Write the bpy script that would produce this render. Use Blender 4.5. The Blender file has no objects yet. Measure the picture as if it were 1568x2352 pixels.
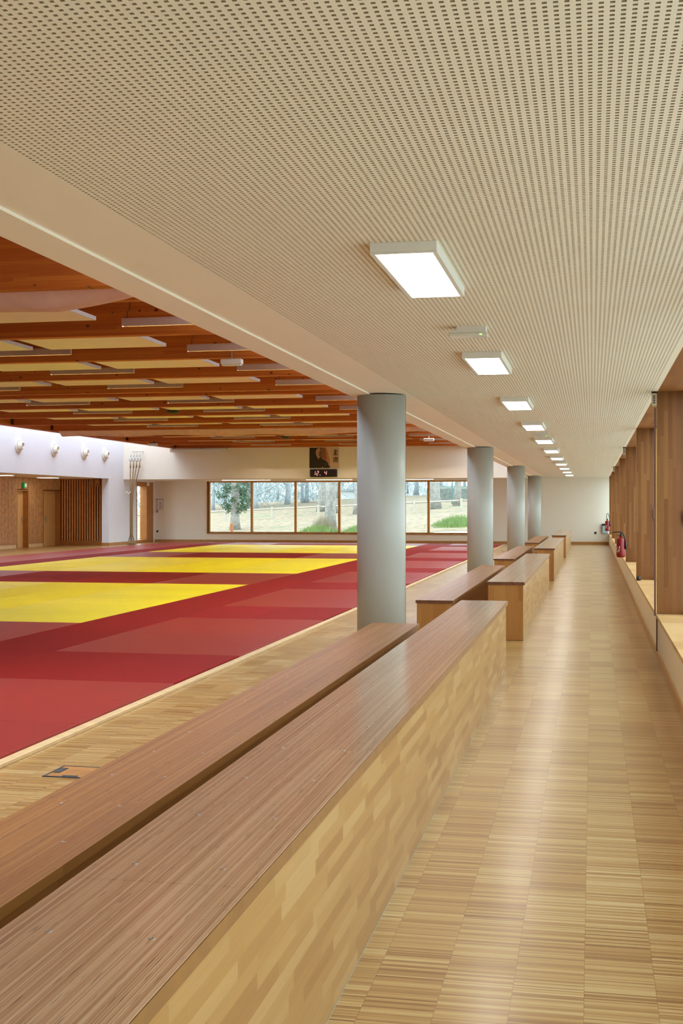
import bpy, bmesh, math, random
import numpy as np
from mathutils import Vector, Matrix, Quaternion
random.seed(7)
C = bpy.context.scene.collection
ORD = ['zeroth', 'first', 'second', 'third', 'fourth', 'fifth', 'sixth', 'seventh', 'eighth', 'ninth', 'tenth', 'eleventh',
       'twelfth', 'thirteenth', 'fourteenth', 'fifteenth', 'sixteenth', 'seventeenth', 'eighteenth', 'nineteenth', 'twentieth']
for a, b in ((20, 'twenty'), (30, 'thirty'), (40, 'forty')):
    for k in range(1, 10):
        ORD.append(b + '-' + ORD[k])
    ORD.append({20: 'thirtieth', 30: 'fortieth', 40: 'fiftieth'}[a])

# ------------------------------------------------------------------ mesh helpers
class MB:
    def __init__(s):
        s.v = []; s.f = []; s.sm = []
    def quad(s, a, b, c, d):
        n = len(s.v); s.v += [a, b, c, d]; s.f.append((n, n+1, n+2, n+3)); s.sm.append(False); return s
    def poly(s, pts):
        n = len(s.v); s.v += list(pts); s.f.append(tuple(range(n, n+len(pts)))); s.sm.append(False); return s
    def box(s, x0, x1, y0, y1, z0, z1):
        n = len(s.v)
        s.v += [(x0,y0,z0),(x1,y0,z0),(x1,y1,z0),(x0,y1,z0),(x0,y0,z1),(x1,y0,z1),(x1,y1,z1),(x0,y1,z1)]
        for f in ((0,3,2,1),(4,5,6,7),(0,1,5,4),(1,2,6,5),(2,3,7,6),(3,0,4,7)):
            s.f.append(tuple(n+i for i in f)); s.sm.append(False)
        return s
    def tube(s, pts, r, n=8, cap=True):
        pts = [Vector(p) for p in pts]
        if not isinstance(r, (list, tuple)): r = [r]*len(pts)
        base = len(s.v); up = None
        for i, p in enumerate(pts):
            t = (pts[min(i+1, len(pts)-1)] - pts[max(i-1, 0)])
            t = t.normalized() if t.length > 1e-9 else Vector((0,0,1))
            if up is None:
                up = Vector((0,0,1)) if abs(t.z) < .9 else Vector((1,0,0))
            a = t.cross(up)
            if a.length < 1e-6: a = t.orthogonal()
            a.normalize(); b = a.cross(t).normalized(); up = b
            for k in range(n):
                w = 2*math.pi*k/n
                s.v.append(tuple(p + a*math.cos(w)*r[i] + b*math.sin(w)*r[i]))
        for i in range(len(pts)-1):
            for k in range(n):
                q = base+i*n
                s.f.append((q+k, q+(k+1)%n, q+n+(k+1)%n, q+n+k)); s.sm.append(True)
        if cap:
            s.f.append(tuple(base+k for k in range(n))[::-1]); s.sm.append(False)
            q = base+(len(pts)-1)*n
            s.f.append(tuple(q+k for k in range(n))); s.sm.append(False)
        return s
    def lathe(s, prof, c=(0,0,0), n=24, axis='z', closed=False):
        base = len(s.v); m = len(prof)
        for r, h in prof:
            for k in range(n):
                w = 2*math.pi*k/n; a, b = r*math.cos(w), r*math.sin(w)
                p = {'z': (a, b, h), 'x': (h, a, b), 'y': (a, h, b)}[axis]
                s.v.append((p[0]+c[0], p[1]+c[1], p[2]+c[2]))
        for i in range(m-1):
            for k in range(n):
                q = base+i*n
                s.f.append((q+k, q+(k+1)%n, q+n+(k+1)%n, q+n+k)); s.sm.append(True)
        if not closed:
            s.f.append(tuple(base+k for k in range(n))[::-1]); s.sm.append(False)
            s.f.append(tuple(base+(m-1)*n+k for k in range(n))); s.sm.append(False)
        return s
    def prism(s, poly, y0, y1):      # polygon given in (x, z), extruded along y
        n = len(poly); b = len(s.v)
        s.v += [(x, y0, z) for x, z in poly] + [(x, y1, z) for x, z in poly]
        s.f.append(tuple(range(b, b+n))); s.sm.append(False)
        s.f.append(tuple(range(b+2*n-1, b+n-1, -1))); s.sm.append(False)
        for i in range(n):
            j = (i+1) % n
            s.f.append((b+i, b+n+i, b+n+j, b+j)); s.sm.append(False)
        return s
    def mesh(s, name, mat, bevel=0, seg=1):
        me = bpy.data.meshes.new(name)
        me.from_pydata(s.v, [], s.f)
        me.polygons.foreach_set('use_smooth', s.sm)
        bm = bmesh.new(); bm.from_mesh(me)
        bmesh.ops.recalc_face_normals(bm, faces=bm.faces)
        if bevel:
            bmesh.ops.bevel(bm, geom=bm.edges[:], offset=bevel, segments=seg, affect='EDGES', profile=.5)
        bm.to_mesh(me); bm.free()
        me.materials.append(mat); me.update()
        return me
    def build(s, name, mat, parent=None, loc=None, bevel=0, seg=1):
        o = bpy.data.objects.new(name, s.mesh(name, mat, bevel, seg)); C.objects.link(o)
        if parent: o.parent = parent
        if loc: o.location = loc
        return o

def tag(o, label, cat, group=None, kind=None):
    o['label'] = label; o['category'] = cat
    if group: o['group'] = group
    if kind: o['kind'] = kind
    return o
def thing(name, label, cat, loc=(0,0,0), rz=0, group=None):
    o = bpy.data.objects.new(name, None); C.objects.link(o)
    o.location = loc; o.rotation_euler = (0, 0, rz); o.empty_display_size = .1
    return tag(o, label, cat, group)
def struct(o):
    o['kind'] = 'structure'; return o
def copy_tree(o, parent=None):
    c = o.copy(); C.objects.link(c)
    if parent: c.parent = parent
    for ch in [x for x in bpy.data.objects if x.parent == o]:
        copy_tree(ch, c)
    return c
def inst(name, me, loc, parent=None):
    o = bpy.data.objects.new(name, me); C.objects.link(o); o.location = loc
    if parent: o.parent = parent
    return o

# ------------------------------------------------------------------ materials
def S(r, g, b):
    f = lambda c: ((c/255+.055)/1.055)**2.4 if c > 10 else c/255/12.92
    return (f(r), f(g), f(b), 1)
class NT:
    def __init__(s, name):
        s.m = bpy.data.materials.new(name); s.m.use_nodes = True
        s.t = s.m.node_tree; s.t.nodes.clear()
        s.out = s.t.nodes.new('ShaderNodeOutputMaterial')
    def n(s, typ, ins=None, **kw):
        nd = s.t.nodes.new(typ)
        for k, v in kw.items(): setattr(nd, k, v)
        for k, v in (ins or {}).items(): s.set(nd.inputs[k], v)
        return nd
    def set(s, sock, v):
        if hasattr(v, 'links') or isinstance(v, bpy.types.NodeSocket): s.t.links.new(v, sock)
        elif isinstance(v, bpy.types.Node): s.t.links.new(v.outputs[0], sock)
        else: sock.default_value = v
    def math(s, op, a, b=0., c=None, clamp=False):
        nd = s.n('ShaderNodeMath', operation=op, use_clamp=clamp)
        s.set(nd.inputs[0], a); s.set(nd.inputs[1], b)
        if c is not None: s.set(nd.inputs[2], c)
        return nd.outputs[0]
    def comb(s, x, y, z=0.):
        nd = s.n('ShaderNodeCombineXYZ')
        for i, v in enumerate((x, y, z)): s.set(nd.inputs[i], v)
        return nd.outputs[0]
    def white(s, x, y=0., z=0.):
        return s.n('ShaderNodeTexWhiteNoise', {'Vector': s.comb(x, y, z)}).outputs['Value']
    def noise(s, vec, scale=1., detail=2., rough=.5):
        return s.n('ShaderNodeTexNoise', {'Vector': vec, 'Scale': scale, 'Detail': detail, 'Roughness': rough}).outputs['Fac']
    def ramp(s, fac, stops, interp='LINEAR'):
        nd = s.n('ShaderNodeValToRGB', {'Fac': fac}); r = nd.color_ramp; r.interpolation = interp
        while len(r.elements) < len(stops): r.elements.new(.5)
        for e, (p, c) in zip(r.elements, stops): e.position = p; e.color = c
        return nd.outputs['Color']
    def mix(s, fac, a, b, blend='MIX'):
        nd = s.n('ShaderNodeMix', data_type='RGBA', blend_type=blend)
        s.set(nd.inputs[0], fac); s.set(nd.inputs[6], a); s.set(nd.inputs[7], b)
        return nd.outputs[2]
    def pos(s):
        nd = s.n('ShaderNodeSeparateXYZ', {0: s.n('ShaderNodeNewGeometry').outputs['Position']})
        return nd.outputs
    def bump(s, h, strength=.2, dist=.002):
        return s.n('ShaderNodeBump', {'Height': h, 'Strength': strength, 'Distance': dist}).outputs[0]
    def done(s, col, rough=.5, metal=0., bump=None, coat=0., coat_r=.1, spec=.5, emit=None, estr=0.):
        b = s.n('ShaderNodeBsdfPrincipled', {'Base Color': col, 'Roughness': rough, 'Metallic': metal,
                'Coat Weight': coat, 'Coat Roughness': coat_r, 'Specular IOR Level': spec})
        if bump is not None: s.set(b.inputs['Normal'], bump)
        if emit is not None:
            s.set(b.inputs['Emission Color'], emit); s.set(b.inputs['Emission Strength'], estr)
        s.t.links.new(b.outputs[0], s.out.inputs[0]); return s.m

def paint(name, col, rough=.6, metal=0., var=.03, scale=6., **kw):
    t = NT(name); p = t.n('ShaderNodeNewGeometry').outputs['Position']
    f = t.noise(p, scale, 3.)
    dark = tuple(c*(1-var) for c in col[:3])+(1,); lite = tuple(min(1, c*(1+var)) for c in col[:3])+(1,)
    return t.done(t.ramp(f, [(.3, dark), (.7, lite)]), rough, metal, **kw)
def emit(name, col, strength):
    t = NT(name); e = t.n('ShaderNodeEmission', {'Color': col, 'Strength': strength})
    t.t.links.new(e.outputs[0], t.out.inputs[0]); return t.m

def staves(name, cols, along, across, L=.5, W=.045, rough=.4, grain=.25, coat=.0, spec=.4):
    """edge-glued finger-jointed wood; 'along' and 'across' are world axes 0/1/2"""
    t = NT(name); P = t.pos(); u, v = P[along], P[across]; w3 = P[3-along-across]
    row = t.math('FLOOR', t.math('DIVIDE', v, W))
    off = t.math('MULTIPLY', t.white(row, 3.), 7.3)
    ul = t.math('ADD', t.math('DIVIDE', u, L), off)
    col = t.math('FLOOR', ul)
    rnd = t.white(row, col, t.math('FLOOR', t.math('MULTIPLY', w3, 2.)))
    g = t.noise(t.comb(t.math('MULTIPLY', u, 3.), t.math('MULTIPLY', v, 90.), t.math('ADD', t.math('MULTIPLY', w3, 90.), t.math('MULTIPLY', rnd, 40.))), 1., 4., .6)
    base = t.ramp(rnd, [(i/(len(cols)-1), c) for i, c in enumerate(cols)])
    k = t.ramp(g, [(.3, (1-grain,)*3+(1,)), (.7, (1, 1, 1, 1))])
    c = t.mix(1., base, k, 'MULTIPLY')
    fv = t.math('FRACT', t.math('DIVIDE', v, W)); fu = t.math('FRACT', ul)
    line = t.math('MAXIMUM', t.math('LESS_THAN', fv, .012), t.math('LESS_THAN', fu, .0035))
    c = t.mix(t.math('MULTIPLY', line, .35), c, tuple(x*.5 for x in cols[0][:3])+(1,))
    return t.done(c, rough, coat=coat, coat_r=.15, spec=spec)

def parquet():
    t = NT('parquet_lamellae'); x, y, z = t.pos()
    xs = t.math('DIVIDE', t.math('ADD', x, .0268+.2248*200), .2248)
    row = t.math('FLOOR', xs); fx = t.math('FRACT', xs)
    st = t.math('FLOOR', t.math('ADD', t.math('DIVIDE', y, .0105), t.math('MULTIPLY', t.white(row, 9.), 1.)))
    r1 = t.white(row, st)
    r2 = t.white(row, t.math('FLOOR', t.math('DIVIDE', t.math('ADD', y, t.math('MULTIPLY', t.white(row, 5.), .9)), .42)), 2.)
    r3 = t.noise(t.comb(t.math('MULTIPLY', row, 3.7), t.math('MULTIPLY', y, 9.), 0.), 1., 2.)
    f = t.math('ADD', t.math('MULTIPLY', r1, .66), t.math('ADD', t.math('MULTIPLY', r2, .22), t.math('MULTIPLY', r3, .20)))
    c = t.ramp(f, [(.10, S(134, 88, 40)), (.30, S(164, 119, 61)), (.56, S(184, 144, 82)), (.78, S(198, 166, 106)), (.98, S(214, 190, 138))])
    g = t.noise(t.comb(t.math('MULTIPLY', x, 12.), t.math('MULTIPLY', y, 500.), 0.), 1., 3.)
    c = t.mix(1., c, t.ramp(g, [(.3, (.86, .84, .8, 1)), (.7, (1, 1, 1, 1))]), 'MULTIPLY')
    line = t.math('LESS_THAN', fx, .008)
    c = t.mix(t.math('MULTIPLY', line, .55), c, S(110, 74, 36))
    b = t.bump(t.noise(t.comb(t.math('MULTIPLY', x, 7.), t.math('MULTIPLY', y, 22.), 0.), 1., 2.), .06, .004)
    rough = t.math('ADD', .30, t.math('MULTIPLY', r1, .08))
    return t.done(c, rough, bump=b, coat=.45, coat_r=.2, spec=.5)

def lvl(name, c_dark, c_mid, c_lite, streak, coat=.3, rough=.3):
    """laminated-veneer lumber on edge: fine stripes along y"""
    t = NT(name); x, y, z = t.pos()
    xx = t.math('ADD', x, t.math('MULTIPLY', z, .73))
    a = t.noise(t.comb(t.math('MULTIPLY', xx, 300.), t.math('MULTIPLY', y, .5), 0.), 1., 2., .6)
    l = t.white(t.math('FLOOR', t.math('DIVIDE', xx, .0032)), 1., t.math('FLOOR', t.math('MULTIPLY', y, .23)))
    b = t.noise(t.comb(t.math('MULTIPLY', xx, 25.), t.math('MULTIPLY', y, .5), 5.), 1., 3.)
    f = t.math('ADD', t.math('MULTIPLY', a, .45), t.math('ADD', t.math('MULTIPLY', l, .36), t.math('MULTIPLY', b, .4)))
    c = t.ramp(f, [(.3, c_dark), (.56, c_mid), (.85, c_lite)])
    s_ = t.noise(t.comb(t.math('MULTIPLY', xx, 250.), t.math('MULTIPLY', y, 9.), 2.), 1., 1., .4)
    k = t.ramp(s_, [(.27, (1, 1, 1, 1)), (.34, (0, 0, 0, 1))])
    c = t.mix(t.math('MULTIPLY', k, .7), c, streak)
    bp = t.bump(f, .05, .001)
    return t.done(c, rough, bump=bp, coat=coat, coat_r=.17, spec=.5)

def glulam():
    t = NT('glulam_spruce'); x, y, z = t.pos()
    row = t.math('FLOOR', t.math('DIVIDE', z, .045))
    yb = t.math('FLOOR', t.math('MULTIPLY', y, 3.))
    rnd = t.white(row, t.math('FLOOR', t.math('ADD', t.math('DIVIDE', x, 3.1), t.math('MULTIPLY', t.white(row, yb), 5.))), yb)
    g = t.noise(t.comb(t.math('MULTIPLY', x, 2.2), t.math('MULTIPLY', y, 60.), t.math('MULTIPLY', z, 70.)), 1., 4., .6)
    f = t.math('ADD', t.math('MULTIPLY', rnd, .3), t.math('ADD', .1, t.math('MULTIPLY', g, .55)))
    c = t.ramp(f, [(.2, S(166, 80, 20)), (.5, S(188, 98, 28)), (.85, S(206, 120, 42))])
    vo = t.n('ShaderNodeTexVoronoi', {'Vector': t.comb(t.math('MULTIPLY', x, 5.2), t.math('MULTIPLY', yb, 3.3), t.math('MULTIPLY', z, 7.)), 'Scale': 1.})
    pick = t.n('ShaderNodeSeparateColor', {0: vo.outputs['Color']}).outputs[0]
    kn = t.math('MULTIPLY', t.math('LESS_THAN', vo.outputs['Distance'], t.math('MULTIPLY', pick, .16)), t.math('GREATER_THAN', pick, .35))
    c = t.mix(t.math('MULTIPLY', kn, .75), c, S(62, 22, 6))
    return t.done(c, .5, spec=.35)

def mat_cover(name, col, rough, spec=.16):
    t = NT(name); p = t.n('ShaderNodeNewGeometry').outputs['Position']
    f = t.noise(p, 3., 3.); g = t.noise(p, 260., 2.)
    rnd = t.n('ShaderNodeObjectInfo').outputs['Random']
    k = t.math('ADD', t.math('MULTIPLY', f, .5), t.math('MULTIPLY', rnd, .5))
    c = t.ramp(k, [(.15, tuple(x*.93 for x in col[:3])+(1,)), (.85, tuple(min(1, x*1.07) for x in col[:3])+(1,))])
    return t.done(c, rough, bump=t.bump(g, .25, .001), spec=spec)

M = {}
M['parquet'] = parquet()
M['lvl_low'] = lvl('laminated_veneer_orange', S(120, 66, 18), S(160, 101, 39), S(186, 130, 66), S(64, 32, 12), .28, .42)
M['lvl_high'] = lvl('laminated_veneer_brown', S(138, 92, 58), S(188, 144, 106), S(214, 180, 144), S(70, 40, 34), 1., .34)
M['lvl_end'] = lvl('laminated_veneer_end', S(70, 38, 20), S(104, 60, 34), S(128, 80, 48), S(40, 20, 10), .05, .5)
M['beech_side'] = staves('beech_staves', [S(154, 108, 52), S(166, 122, 62), S(170, 127, 68), S(179, 140, 84)], 1, 2, .40, .044, .42, .1, .1)
M['beech_end'] = staves('beech_staves_upright', [S(166, 108, 48), S(186, 130, 66), S(176, 120, 58)], 2, 0, .7, .14, .42, .18, .1)
M['beech_riser'] = staves('beech_riser', [S(170, 116, 58), S(182, 128, 68), S(176, 122, 62)], 1, 2, 1.2, .16, .5, .2)
M['edge'] = paint('beech_edge', S(136, 92, 40), .45, var=.12, scale=14.)
M['fin'] = staves('oak_staves', [S(118, 68, 24), S(128, 78, 31), S(131, 82, 34), S(144, 96, 47)], 2, 0, .9, .042, .45, .16)
M['sill'] = staves('oak_sill', [S(196, 152, 94), S(208, 166, 108), S(216, 178, 120)], 0, 1, .6, .55, .45, .1)
M['head'] = staves('oak_head', [S(140, 84, 36), S(152, 96, 44), S(160, 104, 52)], 1, 0, .9, .09, .5, .14)
M['trim'] = paint('oak_trim', S(176, 124, 66), .45, var=.12, scale=8.)
M['matstrip'] = paint('pale_ash', S(222, 190, 140), .4, var=.08, scale=9.)
M['glulam'] = glulam()
M['deck'] = paint('roof_deck', S(120, 60, 24), .7, var=.15)
M['white'] = paint('cool_lit_white_plaster', S(226, 231, 240), .8, var=.012, scale=2.)  # plain white walls with the bluish skylight put into the colour
M['white_warm_lit'] = paint('warm_lit_white_plaster', S(230, 222, 206), .8, var=.012, scale=2.)  # the same white walls with warmer light put into the colour
M['soffit'] = paint('white_soffit', S(238, 228, 208), .75, var=.012, scale=2.)
M['perf'] = paint('perforated_board', S(238, 230, 210), .75, var=.012, scale=2.)
M['cutboard'] = paint('cut_board_core', S(188, 168, 138), .9)
M['felt'] = paint('acoustic_felt', S(30, 22, 16), .95)
M['parapet'] = paint('cream_parapet', S(238, 228, 208), .7, var=.015)
M['column'] = paint('grey_lacquer', S(176, 178, 170), .38, var=.01, spec=.5)
M['ctrl'] = paint('control_beige', S(186, 170, 140), .5)
M['lidwood'] = paint('lid_wood', S(176, 122, 62), .45, var=.15, scale=12.)
M['seal'] = paint('grey_seal', S(170, 160, 140), .7)
M['seam'] = paint('seam_dark', S(84, 90, 92), .5)
M['panel'] = paint('acoustic_panel', S(252, 244, 220), .85, var=.02)
M['panel_edge'] = paint('panel_edge', S(214, 208, 216), .7)  # white panels; lavender skylight on their edges is put into this colour
M['bar'] = paint('grey_aluminium', S(190, 156, 138), .5)
M['barlight'] = emit('bar_led', (1, .88, .70, 1), 190.)
def liner():
    t = NT('dark_dimming_liner'); return t.done(S(58, 46, 26), 1., spec=0.)
M['liner'] = liner()
M['led'] = emit('panel_led', (1, .95, .88, 1), 10.)
M['lamp_body'] = paint('lamp_white', S(226, 224, 214), .5)
M['black'] = paint('black_plastic', S(24, 22, 22), .4)
M['dark'] = paint('dark_grey', S(66, 66, 66), .5)
M['steel'] = paint('dark_steel', S(70, 56, 46), .5, .5)
M['chrome'] = paint('brushed_metal', S(190, 190, 186), .28, .9)
M['tatred_a'] = mat_cover('red_mat', S(140, 27, 21), .72, .1)
M['tatred_b'] = mat_cover('red_mat_sheen', S(150, 36, 30), .42, .28)  # lighter red stands in for the nap sheen of crosswise mats
M['tatyel_a'] = mat_cover('yellow_mat', S(244, 226, 24), .5)
M['tatyel_b'] = mat_cover('yellow_mat_sheen', S(244, 226, 36), .40, .28)  # slightly paler yellow for the same nap sheen
M['fabric'] = paint('pink_fabric', S(226, 196, 180), .8, var=.06, scale=5.)
M['red'] = paint('extinguisher_red', S(128, 10, 12), .3, var=.03)
M['labelw'] = paint('label_white', S(232, 226, 214), .5)
M['doorleaf'] = paint('door_oak', S(212, 168, 106), .45, var=.05, scale=3.)
M['jamb'] = paint('jamb_oak', S(172, 112, 54), .45, var=.1, scale=5.)
M['trunk'] = paint('brown_trunking', S(92, 52, 34), .5)
M['trim_pale'] = paint('oak_trim_pale', S(196, 154, 100), .45, var=.1, scale=8.)
M['slat'] = paint('slat_oak', S(200, 150, 98), .5, var=.2, scale=6.)
M['batten'] = paint('batten_oak', S(226, 160, 92), .5, var=.12, scale=6.)
M['slatback'] = paint('slat_backing', S(118, 76, 42), .8)
M['slatdark'] = paint('slat_dark_backing', S(22, 20, 18), .9)
M['rope'] = paint('hemp_rope', S(150, 122, 84), .9, var=.2, scale=60.)
M['cord'] = paint('white_cord', S(232, 230, 226), .7)
M['frame'] = staves('window_oak', [S(186, 134, 70), S(200, 150, 84), S(206, 160, 94)], 2, 0, 1.5, .2, .45, .12)
M['spk'] = paint('speaker_beige', S(190, 140, 92), .6)
M['bark'] = paint('bark', S(138, 135, 127), .9, var=.3, scale=7.)
M['twig'] = paint('twig', S(128, 128, 124), .9, var=.2)
M['misttwig'] = paint('haze_tinted_twigs', S(112, 124, 126), .9, var=.08)  # bluish haze tone put into the twig colour
M['thicket'] = paint('haze_tinted_thicket', S(184, 194, 194), .9, var=.06)  # pale haze between the trees put into the branch colour
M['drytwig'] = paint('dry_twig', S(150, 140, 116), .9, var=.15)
M['mistbark'] = paint('haze_tinted_bark', S(148, 157, 160), .9, var=.08, scale=5.)  # distance haze put into the bark colour
M['ivy'] = paint('ivy_leaf', S(58, 88, 58), .5, var=.35, scale=5.)
M['spring'] = paint('spring_leaf', S(160, 166, 96), .6, var=.2)
M['fence'] = paint('pale_fence', S(168, 158, 142), .8, var=.08)
M['grass'] = paint('grass_green', S(118, 144, 78), .8, var=.2, scale=3.)
M['bounce_ground'] = paint('pale_bounce_ground', S(190, 192, 184), .9, var=.05)
M['hedge'] = paint('grey_hedge', S(106, 112, 104), .9, var=.3, scale=4.)
M['stake'] = paint('orange_stake', S(168, 104, 60), .7)
M['farwall'] = paint('pale_render', S(214, 216, 216), .8)
M['farroof'] = paint('slate_roof', S(150, 162, 170), .7)
M['teal'] = paint('teal_steel', S(112, 156, 158), .5)
M['exitgreen'] = paint('exit_green', S(40, 150, 70), .4, emit=S(40, 170, 80), estr=.12)
M['exitwhite'] = paint('exit_white', S(240, 250, 236), .4, emit=S(230, 255, 220), estr=.2)
M['digit'] = emit('led_digit', (1, .40, .30, 1), 1.5)
M['greenled'] = emit('green_led', (.35, 1, .2, 1), 2.5)
M['nicheled'] = emit('niche_led', (1, .95, .86, 1), 9.)
M['clearplastic'] = paint('diffuser_plastic', S(214, 214, 200), .25)
def ground_mat():
    t = NT('leaf_litter_ground'); p = t.n('ShaderNodeNewGeometry').outputs['Position']
    a = t.noise(p, .35, 4.); b = t.noise(p, 3.5, 4.)
    lit = t.ramp(b, [(.3, S(98, 84, 64)), (.5, S(136, 118, 92)), (.75, S(150, 136, 110))])
    gr = t.ramp(b, [(.3, S(84, 98, 60)), (.7, S(116, 126, 86))])
    return t.done(t.mix(t.ramp(a, [(.56, (0,0,0,1)), (.70, (1,1,1,1))]), lit, gr), .95)
M['ground'] = ground_mat()
def glass():
    t = NT('window_glass'); g = t.n('ShaderNodeBsdfGlossy', {'Roughness': .02, 'Color': (1,1,1,1)})
    tr = t.n('ShaderNodeBsdfTransparent', {'Color': (.93, .97, .95, 1)})
    mx = t.n('ShaderNodeMixShader', {0: .06, 1: tr.outputs[0], 2: g.outputs[0]})
    t.t.links.new(mx.outputs[0], t.out.inputs[0]); return t.m
M['glass'] = glass()

# ------------------------------------------------------------------ dimensions (metres, camera foot at the origin)
YB, YF = -6., 51.1          # rear and far wall
YU = 47.5                   # plane of the high far wall over the niche
ZC, ZS, ZN = 2.72, 2.705, 2.64
XR = .65                    # parapet face
XL = -18.6                  # high left wall
ZT = 5.3                    # roof

# ------------------------------------------------------------------ setting
struct(MB().box(-24., 1.2, YB-.2, YF+.2, -.3, 0).build('floor', M['parquet']))

# perforated ceiling board: real square holes on a 26 mm grid
def perforated(x0, nx, y0, ny, p, h, z0, z1):
    w = p-h
    Q = []
    ix = np.arange(nx+1); X = x0+ix*p
    ya, yb = y0, y0+ny*p+w
    def q(a, b, c, d): Q.append(np.stack([a, b, c, d], 1))
    o = np.ones(nx+1)
    v = lambda x, y, z: np.stack([x, y, z], 1)
    q(v(X, o*ya, o*z0), v(X, o*yb, o*z0), v(X+w, o*yb, o*z0), v(X+w, o*ya, o*z0))
    q(v(X, o*ya, o*z0), v(X, o*ya, o*z1), v(X, o*yb, o*z1), v(X, o*yb, o*z0))
    q(v(X+w, o*ya, o*z0), v(X+w, o*yb, o*z0), v(X+w, o*yb, o*z1), v(X+w, o*ya, o*z1))
    gx, gy = np.meshgrid(x0+np.arange(nx)*p+w, y0+np.arange(ny+1)*p, indexing='ij')
    gx = gx.ravel(); gy = gy.ravel(); o = np.ones(gx.size)
    q(v(gx, gy, o*z0), v(gx, gy+w, o*z0), v(gx+h, gy+w, o*z0), v(gx+h, gy, o*z0))
    q(v(gx, gy, o*z0), v(gx+h, gy, o*z0), v(gx+h, gy, o*z1), v(gx, gy, o*z1))
    q(v(gx, gy+w, o*z0), v(gx, gy+w, o*z1), v(gx+h, gy+w, o*z1), v(gx+h, gy+w, o*z0))
    V = np.concatenate(Q, 0); n = V.shape[0]; V = V.reshape(-1, 3).astype(np.float32)
    me = bpy.data.meshes.new('ceiling')
    me.vertices.add(n*4); me.loops.add(n*4); me.polygons.add(n)
    me.vertices.foreach_set('co', V.ravel())
    me.loops.foreach_set('vertex_index', np.arange(n*4, dtype=np.int32))
    me.polygons.foreach_set('loop_start', np.arange(0, n*4, 4, dtype=np.int32))
    me.polygons.foreach_set('loop_total', np.full(n, 4, dtype=np.int32))
    a_, b_ = nx+1, gx.size; mi = np.zeros(n, np.int32); mi[a_:3*a_] = 1; mi[3*a_+b_:] = 1
    me.polygons.foreach_set('material_index', mi)
    me.update(calc_edges=True); me.materials.append(M['perf']); me.materials.append(M['cutboard'])
    o = bpy.data.objects.new('ceiling', me); C.objects.link(o); return o, V[:, 0].max(), V[:, 1].max()
PX0 = -1.872
ceil, px1, py1 = perforated(PX0, 95, 1.6, 1901,   .026, .0118, ZC, ZC+.0125)
struct(ceil)
MB().box(PX0, px1, 1.6, py1, ZC+.0126, ZC+.16).build('felt_backing', M['felt'], ceil)
struct(MB().box(-2.256, PX0, YB, YF, ZC, ZC+.16).box(PX0, XR, YB, 1.6, ZC, ZC+.16).box(px1, XR, 1.6, YF, ZC, ZC+.16)
       .box(PX0, px1, py1, YF, ZC, ZC+.16).build('trim_1', M['soffit']))
# long white beam between corridor and hall
struct(MB().box(-2.48, -2.256, YB, YF, ZS, ZT).build('trim_2', M['soffit']))
# corridor roof above the board and hall roof deck (timber), with two skylight slots left open
struct(MB().box(-2.256, 1.2, YB, YF+.2, ZC+.16, ZC+.5).build('roof_corridor', M['soffit']))
TX0, TX1 = -16.55, -4.5
struct(MB().box(TX0, TX1, YB, YU, 4.85, 5.05).build('roof_hall', M['deck']))
# walls
struct(MB().box(-24., 1.2, YB-.2, YB, 0, ZT).build('wall_rear', M['white']))
w = MB().box(XL-.3, -2.48, YU, YU+.3, ZN, ZT)                        # high far wall
w.box(XL-.3, -2.48, YU+.3, YF, ZN, ZN+.2)                           # soffit of the niche
WX0, WX1, WZ0, WZ1 = -16.2, -4.72, .40, 2.62
w.box(XL-.3, WX0, YF, YF+.35, 0, ZC+.2).box(WX1, 1.2, YF, YF+.35, 0, ZC+.2)
w.box(WX0, WX1, YF, YF+.35, 0, WZ0).box(WX0, WX1, YF, YF+.35, WZ1, ZC+.2)
struct(w.build('wall_far', M['white_warm_lit']))
RY = 45.95                                                        # recess ends here
DG0, DG1 = 48.95, 50.98                                           # glazed door in the niche
w = MB().box(XL-.3, XL, YB, YU, ZN, ZT)
w.box(XL-.3, XL, RY, YU, 0, ZN-.0005).box(XL-.3, XL, YU+.0005, DG0, 0, ZN-.0005).box(XL-.3, XL, DG1, YF, 0, ZN).box(XL-.3, XL, DG0, DG1, ZN-.06, ZN)
struct(w.build('wall_left', M['white']))
RX = -20.9
d1a, d1b, d2a, d2b = 42.62, 43.58, 44.86, 46.45
w = MB().box(RX-.4, RX, YB, d1a, 0, ZN).box(RX-.4, RX, d1b, d2a, 0, ZN).box(RX-.4, RX, d1a, d1b, 2.16, ZN).box(RX-.4, RX, d2a, d2b, 2.16, ZN)
w.box(RX-.4, XL-.3, 46.6, 46.85, 0, ZN).box(RX-.4, RX, d2b, 46.6, 0, ZN)
struct(w.build('wall_recess', M['slatback']))
struct(MB().box(RX-.4, XL-.301, YB, 46.85, ZN+.001, ZN+.2).build('ceiling_recess', M['soffit']))
struct(MB().box(XR+.012, XR+.3, YB, YF, 0, .415).build('wall_right', M['parapet']))
struct(MB().box(XR+.3, XR+.34, YB, YF, 0, .36).box(XR, XR+.5, YB, YF, ZC, ZC+.16).build('trim_3', M['head']))
struct(MB().box(XR-.012, XR+.30, YB, YF, .415, .45).build('sill_right', M['sill']))
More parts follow.
